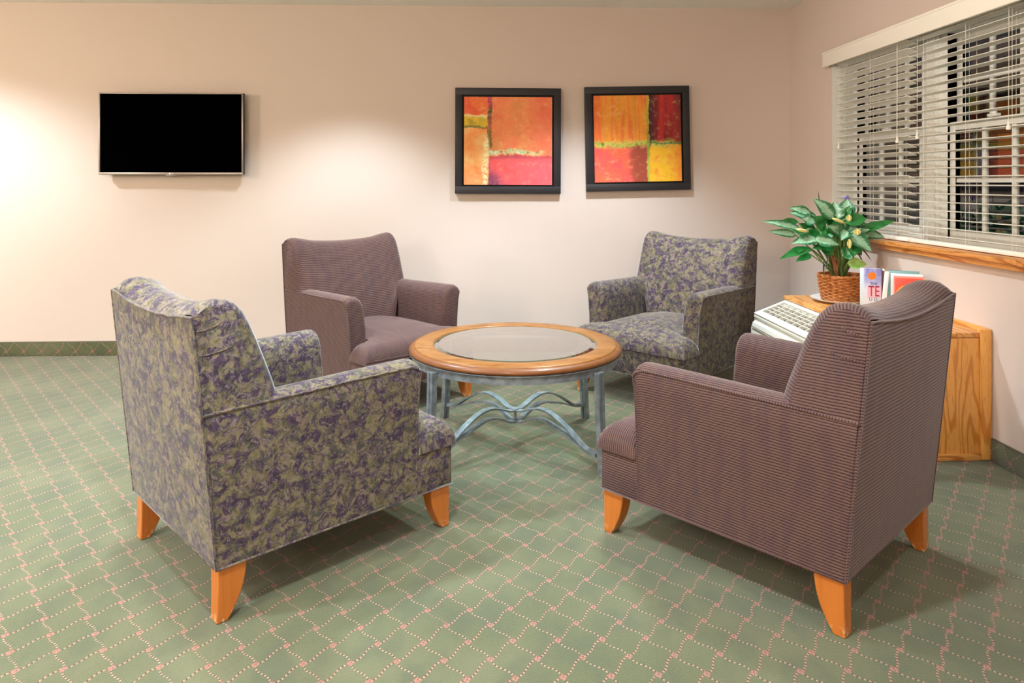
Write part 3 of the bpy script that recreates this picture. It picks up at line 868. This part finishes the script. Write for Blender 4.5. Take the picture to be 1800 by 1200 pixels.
for s_ in range(2):
    m.tube([((brad(BH)+.001)*math.cos(t_)+.0*s_, (brad(BH)+.001)*math.sin(t_), BH+.002+.004*math.cos(22*t_+PI*s_)) for t_ in [2*PI*k/132 for k in range(132)]], .0055, 7, closed=True)
m.build('basket', m_wick, plant, angle=70)
m_soil = plain('soil', S(66, 46, 32), .95)
m = MB(); m.lathe([(.0005, BH-.012), (.06, BH-.014), (brad(BH-.02)-.006, BH-.02), (brad(BH-.02)-.006, BH-.03), (.0005, BH-.03)], 32); m.build('soil', m_soil, plant)
m_leafv = leaf_mat(); m_leafd = leaf_plain('dark_leaf', (24, 98, 40), (44, 128, 58)); m_leafl = leaf_plain('young_leaf', (120, 158, 70), (156, 186, 96)); m_stem = leaf_plain('stem_green', (84, 120, 54), (120, 150, 80)); m_thin = leaf_plain('thin_leaf', (40, 58, 40), (58, 76, 52))
m_cream = leaf_plain('cream_flower', (226, 216, 140), (240, 226, 150)); m_twig = leaf_plain('brown_stem', (120, 72, 44), (150, 96, 58)); m_purple = leaf_plain('purple_bloom', (120, 104, 186), (150, 134, 206))
fol = MB(); stems = MB()
K = 1/1778.0
def W3(cx, cy, dep): return Vector(((cx-883)*K, dep, BH+.002-(cy-845)*K))
def leaf(base, tip, width, mi, face=None, curl=.12):
    base, tip = Vector(base), Vector(tip); ax = tip-base; L = ax.length
    t0 = ax.normalized(); f = Vector(face or (-.35, -.8, .5)); f = (f-t0*f.dot(t0)).normalized(); sd = t0.cross(f)
    nu, nv = 10, 6; P = []; U = []
    for i in range(nu+1):
        u = i/nu
        w = width*.5*(math.sin(PI*min(1, u**.78)))**.85*(1-.25*u)*1.15 if 0 < u < 1 else .0006
        sag = curl*L*(u-u*u)*1.6
        row = []; uv = []
        for j in range(nv+1):
            v = -1+2*j/nv
            p = base+t0*(u*L)+sd*(v*w)+f*(sag+abs(v)*w*.35 + .08*w*math.sin(u*12+v*2))
            row.append(p); uv.append((u, v))
        P.append(row); U.append(uv)
    fol.grid(P, U, mi)
    root = Vector((base.x*.12, base.y*.12, BH-.014)); mid = root.lerp(base, .55)+Vector((0, 0, .012))
    stems.tube([root, mid, base, base+t0*.02], lambda q: .0042-.002*q, 6)
# (base, tip, depth of base, depth of tip, width, kind) in the plant's own proportions: 0 variegated, 1 dark, 2 young
LV = [((470,400),(80,318),-.02,-.04,.036,0), ((400,450),(92,408),-.05,-.10,.034,0), ((590,488),(300,518),-.08,-.12,.055,0), ((540,580),(190,665),-.06,-.12,.044,1),
 ((600,250),(395,192),.02,.03,.040,0), ((790,300),(588,100),-.02,-.02,.062,0), ((690,300),(430,240),.05,.08,.045,0), ((822,310),(815,132),-.02,.0,.066,0),
 ((925,280),(962,110),.0,.02,.070,0), ((880,330),(1075,290),-.05,-.06,.062,1), ((1030,430),(1360,315),-.02,-.05,.042,1), ((850,440),(650,350),-.07,-.11,.055,0),
 ((870,440),(1045,592),-.09,-.14,.072,0), ((850,400),(765,490),-.09,-.13,.050,0), ((1070,440),(1300,482),.0,-.01,.048,0), ((545,480),(765,535),-.09,-.11,.050,0),
 ((760,560),(530,572),-.06,-.08,.050,1), ((820,650),(925,585),-.08,-.09,.055,1), ((862,712),(1022,716),-.09,-.12,.046,2), ((560,640),(390,700),-.03,-.06,.034,1),
 ((480,330),(275,335),.03,.03,.030,1), ((1000,480),(1130,455),-.05,-.04,.044,0), ((630,340),(510,290),.0,.02,.045,0), ((700,380),(560,280),-.03,-.05,.066,1),
 ((960,380),(1120,350),.04,.06,.05,0), ((940,520),(900,640),-.09,-.12,.05,1), ((760,480),(700,380),-.04,-.06,.05,1), ((900,520),(1010,640),-.05,-.08,.055,1),
 ((620,560),(740,640),-.07,-.08,.045,1), ((1000,380),(1180,400),.05,.05,.045,0), ((720,420),(640,480),-.05,-.06,.06,1), ((860,360),(760,250),.03,.05,.055,1), ((950,440),(860,330),.02,.03,.06,1)]
for k in range(46):
    a = rnd.uniform(-.15, PI+.15); r0 = rnd.uniform(40, 190); r1 = r0+rnd.uniform(140, 260); cy = rnd.uniform(430, 600)
    dp = rnd.uniform(-.06, .10)
    LV.append(((840+r0*math.cos(a), cy-r0*.8*math.sin(a)), (840+r1*math.cos(a), cy-r1*.75*math.sin(a)), dp, dp+rnd.uniform(-.05, .05), rnd.uniform(.038, .056), rnd.choice((0, 0, 1, 1, 1))))
for (bs, tp, d0, d1, w, k) in LV:
    f = (-.3+rnd.uniform(-.25, .25), -.8, .45+rnd.uniform(-.2, .25))
    leaf(W3(bs[0], bs[1], d0), W3(tp[0], tp[1], d1), w*1.3, k, f, rnd.uniform(.04, .14))
for (bs, tp, d0, d1) in [((1060,320),(1190,235),.04,.06), ((1090,300),(1130,170),.06,.08), ((725,220),(722,28),.06,.08), ((1020,300),(1030,150),.07,.08), ((1010,600),(1110,748),-.02,.0), ((1060,560),(1240,720),.0,.06), ((1040,540),(1260,640),.02,.06), ((660,700),(620,840),-.06,-.10), ((690,600),(640,800),-.08,-.10), ((1180,400),(1330,360),.04,.06), ((1080,520),(1180,560),.0,.03), ((660,660),(540,560),-.02,-.02)]:
    leaf(W3(*bs, d0), W3(*tp, d1), .008, 3, (-.2, -.9, .2), .1)
fol.build('foliage', [m_leafv, m_leafd, m_leafl, m_thin], plant, angle=80, weld=False)
for pts in ([(770,740),(745,650),(710,560)], [(790,760),(760,640),(740,560)]):
    stems.tube([W3(x, y, -.05) for x, y in [(800, 850)]+pts], .009, 7, mi=1)
stems.tube([W3(x, y, -.03) for x, y in [(860, 840), (830, 700), (828, 560)]], .007, 7)
stems.tube([W3(x, y, .0) for x, y in [(920, 840), (1010, 700), (1075, 760), (1070, 840)]], .003, 6, mi=1)
stems.tube([W3(x, y, -.06) for x, y in [(700, 700), (760, 650), (800, 700), (790, 790)]], .004, 6, mi=1)
stems.build('stems', [m_stem, m_twig], plant, angle=70)
for (x, y, d, sx, sz) in ((912, 410, -.13, .022, .017), (873, 285, -.09, .016, .017), (832, 520, -.14, .013, .024)):
    q = MB(); rows = []
    for i in range(7):
        u = i/6; rr = math.sin(PI*(.08+.84*u)); rows.append([(sx*rr*math.cos(a)+0, -.006*math.sin(a)*rr-.004*math.cos(2*a), sz*(2*u-1)) for a in [2*PI*k/12 for k in range(12)]])
    q.grid(rows, None, closed_v=True); q.face(rows[0]); q.face(rows[-1])
    q.tube([(0, -.008, -sz*.6), (0, -.012, 0), (0, -.010, sz*.5)], .0035, 6)
    qo = q.build('flower', m_cream, plant, angle=80); qo.location = W3(x, y, d)
for (bs, tp) in (((830, 330), (690, 285)), ((480, 410), (345, 385))):
    q = MB(); p0, p1 = W3(*bs, -.10), W3(*tp, -.12); q.tube([p0, p0.lerp(p1, .3), p0.lerp(p1, .7), p1], lambda t_: .009*math.sin(PI*(.1+.85*t_))+.001, 8); q.build('flower_bud', m_cream, plant, angle=80)
q = MB(); p = W3(965, 100, .03)
for k in range(5):
    a = 2*PI*k/5; c_ = p+Vector((.012*math.cos(a), 0, .009*math.sin(a))); q.tube([p, c_, c_+Vector((.006*math.cos(a), -.004, .004*math.sin(a)))], .005, 6)
q.build('purple_flower', m_purple, plant)

# ------------------------------------------------------------------ books
m_page = plain('pages', S(240, 234, 214), .8)
def book(label, x, y, rz, W, T, H, mats, lean=0, extra=None, hard=False):
    """front cover faces -y; spine at -x; bottom centre at origin"""
    o = thing('book', label, 'book', (x, y, CZ-.0115), 0, 'books on the oak shelf'); o.rotation_euler = (0, lean, rz)
    c = MB(); t_ = .0025 if hard else .0012
    c.box(0, W, 0, t_, 0, H, .0004, 0); c.box(0, W, T-t_, T, 0, H, .0004, 0); c.box(0, t_, t_, T-t_, 0, H, .0004, 1)
    c.build('cover', mats, o)
    p = MB(); e = .004 if hard else .001
    p.box(t_, W-e, t_, T-t_, e, H-e); p.build('pages', m_page, o, smooth=False)
    if extra: extra(o, W, T, H)
    return o
def cover1():
    n = N('lilac_cover', None, .35); o = n.coord(); x, y, z = n.sep(o)[:3]
    c = n.mix(n.smooth(x, .020, .012), n.ramp(z, [(.0, S(214, 232, 246)), (.12, S(214, 222, 246)), (.16, S(160, 164, 218)), (.215, S(112, 114, 190))]), S(206, 226, 240))
    c = n.mix(n.mul(n.smooth(n.noise(o, 40, 2), .4, .7), .3), c, S(236, 226, 246)); n.set('Base Color', c); return n.m
m_lil = cover1(); m_spine = plain('pale_blue_spine', S(214, 232, 244), .4); m_or = plain('orange_print', S(246, 130, 36), .5); m_mag = plain('magenta_print', S(150, 24, 70), .5); m_navy = plain('navy_print', S(70, 78, 120), .5); m_pk = plain('pink_panel', S(248, 186, 206), .5)
m_teal = plain('teal_cover', S(120, 164, 164), .4); m_tealD = plain('teal_edge', S(86, 136, 136), .4); m_wht = plain('white_cover', S(240, 242, 246), .4); m_red = plain('red_cover', S(238, 70, 50), .4); m_redL = plain('pink_border', S(246, 150, 140), .4); m_dkb = plain('dark_cover', S(44, 44, 48), .4); m_bur = plain('burgundy_cover', S(120, 30, 56), .4); m_char = plain('charcoal_print', S(66, 66, 66), .5); m_amb = plain('amber_print', S(246, 160, 60), .5)
def ex1(o, W, T, H):
    m = MB(); cx, cz, R_ = W*.56, H*.84, .0185
    ring = []
    for k in range(28):
        a = 2*PI*k/28; rr = R_*(1+.07*math.cos(7*a)); ring.append((cx+rr*math.cos(a), -.0006, cz+rr*math.sin(a)))
    m.face(ring); m.build('sun_emblem', m_or, o, smooth=False)
    m = MB(); m.box(W*.34, W*.98, -.0004, 0, H*.36, H*.62); m.build('title_panel', m_pk, o, smooth=False)
    text_part('THE', 'title_text', m_navy, o, (W*.64, -.0008, H*.665), (PI/2, 0, 0), .019)
    text_part('TE', 'title_text', m_mag, o, (W*.65, -.0010, H*.49), (PI/2, 0, 0), .074, sx=.62)
    text_part('U O', 'title_text', m_navy, o, (W*.62, -.0008, H*.315), (PI/2, 0, 0), .026, sx=.8)
book('lilac paperback with an orange sun and THE title, beside the plant basket', 1.850, 3.46, math.radians(-22), .092, .022, .222, [m_lil, m_spine], extra=ex1)
book('thin white booklet leaning across the lilac paperback', 1.921, 3.407, math.radians(-24), .020, .005, .215, [m_wht, m_wht], lean=math.radians(5))
book('dark burgundy backed book standing between the lilac and teal books', 1.960, 3.433, math.radians(62), .10, .013, .212, [m_dkb, m_bur])
def ex4(o, W, T, H):
    for k in range(3):
        m = MB(); m.box(W*(.25+.25*k), W*(.30+.25*k), -.0006, 0, H*.885, H*.90); m.build('cover_mark', m_char, o, smooth=False)
book('tall teal hardback at the back of the front-facing books', 1.968, 3.426, math.radians(-30), .136, .020, .215, [m_teal, m_tealD], extra=ex4, hard=True)
book('white book between the teal hardback and the red book', 1.971, 3.405, math.radians(-30), .136, .0135, .203, [m_wht, m_wht])
def ex6(o, W, T, H):
    m = MB()
    for (x0, x1, z0, z1) in ((0, W, H-.008, H), (W-.008, W, 0, H-.008), (0, .006, 0, H-.008)): m.box(x0, x1, -.0005, 0, z0, z1)
    m.build('cover_border', m_redL, o, smooth=False)
    def halo(r0, r1, mat, nm, yy):
        q = MB(); A = [(W*.52+r0*math.cos(a), yy, H*.52+r0*.9*math.sin(a)) for a in [PI*k/24 for k in range(25)]]; B_ = [(W*.52+r1*math.cos(a), yy, H*.52+r1*.9*math.sin(a)) for a in [PI*k/24 for k in range(25)]]
        q.grid([A, B_]); q.build(nm, mat, o, smooth=False)
    halo(.001, .052, m_char, 'dark_dome', -.0008); halo(.052, .060, m_amb, 'amber_arc', -.0008)
book('red covered book with a dark dome shape, frontmost of the books', 1.973, 3.3835, math.radians(-30), .130, .0145, .193, [m_red, m_redL], extra=ex6)

# ------------------------------------------------------------------ outside, at night: added scenery standing in for coloured shapes in the panes
m_asph = plain('asphalt', S(40, 40, 44), .9); m_brick = N('red_brick', None, .9)
_o = m_brick.coord(); m_brick.set('Base Color', m_brick.mix(m_brick.smooth(m_brick.noise(_o, 3, 3), .4, .6), S(120, 56, 44), S(96, 44, 40))); m_brick = m_brick.m
b = MB(); b.box(XR+WT+.01, 16, -6, 24, -.3, -.15); tag(b.build('street_ground', m_asph, smooth=False), kind='structure')
def emit(name, col, s_):
    n = N(name, col); n.set('Emission Color', col); n.set('Emission Strength', s_); return n.m
bd = thing('added_building', 'added dark red brick building outside, standing in for colours in the near window', 'building', (11.5, 14.5, -.15))
m = MB(); m.box(-.5, 3, -5.5, 5.5, 0, 4.0); m.build('facade', m_brick, bd, smooth=False)
m = MB(); m.box(-.56, -.5, -.35, .35, .9, 2.4); m.build('glow_panel', emit('orange_glow', S(240, 130, 40), .10), bd, smooth=False)  # glowing panels added for the coloured patches in the glass
m = MB(); m.box(-.56, -.5, .8, 1.1, .9, 2.2); m.build('glow_panel', emit('blue_glow', S(120, 190, 210), .06), bd, smooth=False)
m = MB(); m.box(-.58, -.5, 1.0, 2.2, 2.9, 3.3); m.build('green_glow', emit('green_glow', S(150, 210, 60), .05), bd, smooth=False)
car = thing('added_car', 'added dark car outside, standing in for shapes in the near window', 'car', (6.6, 9.2, -.15), math.radians(96))
m_car = plain('car_paint', S(50, 56, 70), .2, .4); m_cg = plain('car_glass', S(20, 22, 26), .05); m_tire = plain('tyre', S(20, 20, 20), .8)
prof = [(-2.1, .3), (-2.15, .6), (-2.05, .85), (-1.1, .95), (-.55, 1.38), (.7, 1.42), (1.5, 1.0), (2.05, .95), (2.15, .6), (2.1, .3)]
m = MB(); A = [(x_, -.85, z_) for x_, z_ in prof]; A2 = [(x_*.98, -.9 if z_ < .97 else -.7, z_) for x_, z_ in prof]; B2 = [(p[0], -p[1], p[2]) for p in A2]
m.grid([A2, B2], None, closed_v=True); m.face(A2); m.face(B2[::-1]); m.build('body', m_car, car, angle=40)
for s_ in (-1, 1):
    m = MB(); m.face([(-.95, s_*.80, 1.0), (1.2, s_*.80, 1.02), (.62, s_*.722, 1.36), (-.5, s_*.722, 1.33)]); m.build('side_window', m_cg, car, smooth=False)
for sx in (-1.3, 1.3):
    for sy in (-.82, .82):
        m = MB(); m.tube([(sx, sy-.1, .32), (sx, sy+.1, .32)], .32, 24); m.build('wheel', m_tire, car, angle=40)
m_hl = emit('car_glint', S(230, 235, 255), .6)  # glow added on the car front for the glints in the glass
for s_ in (-.6, .6):
    m = MB(); m.box(-2.17, -2.08, s_-.16, s_+.16, .62, .76, .02); m.build('car_glint', m_hl, car)

# ------------------------------------------------------------------ lamps
def spot(x, y, energy, size, blend, col, r=.05, z=ZC-.03):
    l = bpy.data.lights.new('downlight_or_fill', 'SPOT'); l.energy = energy; l.spot_size = math.radians(size); l.spot_blend = blend; l.color = col; l.shadow_soft_size = r
    o = bpy.data.objects.new('downlight_or_fill', l); C.objects.link(o); o.location = (x, y, z); return o
def area(x, y, sx, sy, energy, col):
    l = bpy.data.lights.new('ceiling_panel', 'AREA'); l.shape = 'RECTANGLE'; l.size = sx; l.size_y = sy; l.energy = energy; l.color = col
    o = bpy.data.objects.new('ceiling_panel', l); C.objects.link(o); o.location = (x, y, ZC-.01); return o
COOL = (.77, .90, 1.0); WARM = (1.0, .83, .66)
for (x, y, e, a) in ((-3.75, 3.95, 240, 138), (-.95, 4.08, 190, 106), (.65, 3.98, 215, 108), (.65, 3.2, 120, 110), (-1.25, 2.45, 170, 112), (-2.6, 1.2, 330, 125), (-.3, 1.1, 220, 120), (1.1, .9, 60, 120), (-4.6, 2.4, 180, 125)):
    spot(x, y, e, a, .55, COOL, .07)
o = spot(-.6, 1.1, 230, 44, 1.0, (1, .95, .88), .08)      # unseen fill spot added to brighten the blinds
o.rotation_euler = (Vector((2.2, 3.45, 1.6))-o.location).to_track_quat('-Z', 'Y').to_euler()
def lamp(x, y, z, energy, col, r=.12):
    l = bpy.data.lights.new('added_fill', 'POINT'); l.energy = energy; l.color = col; l.shadow_soft_size = r  # unseen warm fill, added to lift ceiling, upper walls and blinds
    o = bpy.data.objects.new('added_fill', l); C.objects.link(o); o.location = (x, y, z); return o
lamp(-4.6, 2.2, 1.9, 125, WARM); lamp(-3.0, -1.4, 1.85, 150, WARM); lamp(.4, -1.8, 1.85, 70, WARM); lamp(-1.9, .6, 1.9, 62, WARM, .2)

wd = bpy.data.worlds.new('night'); sc.world = wd; wd.use_nodes = True
wd.node_tree.nodes['Background'].inputs[0].default_value = (.006, .008, .016, 1); wd.node_tree.nodes['Background'].inputs[1].default_value = 1

# ------------------------------------------------------------------ camera
cd = bpy.data.cameras.new('camera'); cam = bpy.data.objects.new('camera', cd); C.objects.link(cam)
cam.location = (0, 0, 1.191); cam.rotation_euler = (PI/2, 0, -.0348)
cd.sensor_width = 36; cd.sensor_fit = 'HORIZONTAL'; cd.lens = 1248.3/1800*36; cd.shift_y = -(600-322.2)/1800; cd.clip_start = .05
sc.camera = cam
vs = sc.view_settings; vs.view_transform = 'Standard'; vs.look = 'None'; vs.gamma = 1; vs.exposure = 0.0
try: vs.use_curve_mapping = False
except Exception: pass
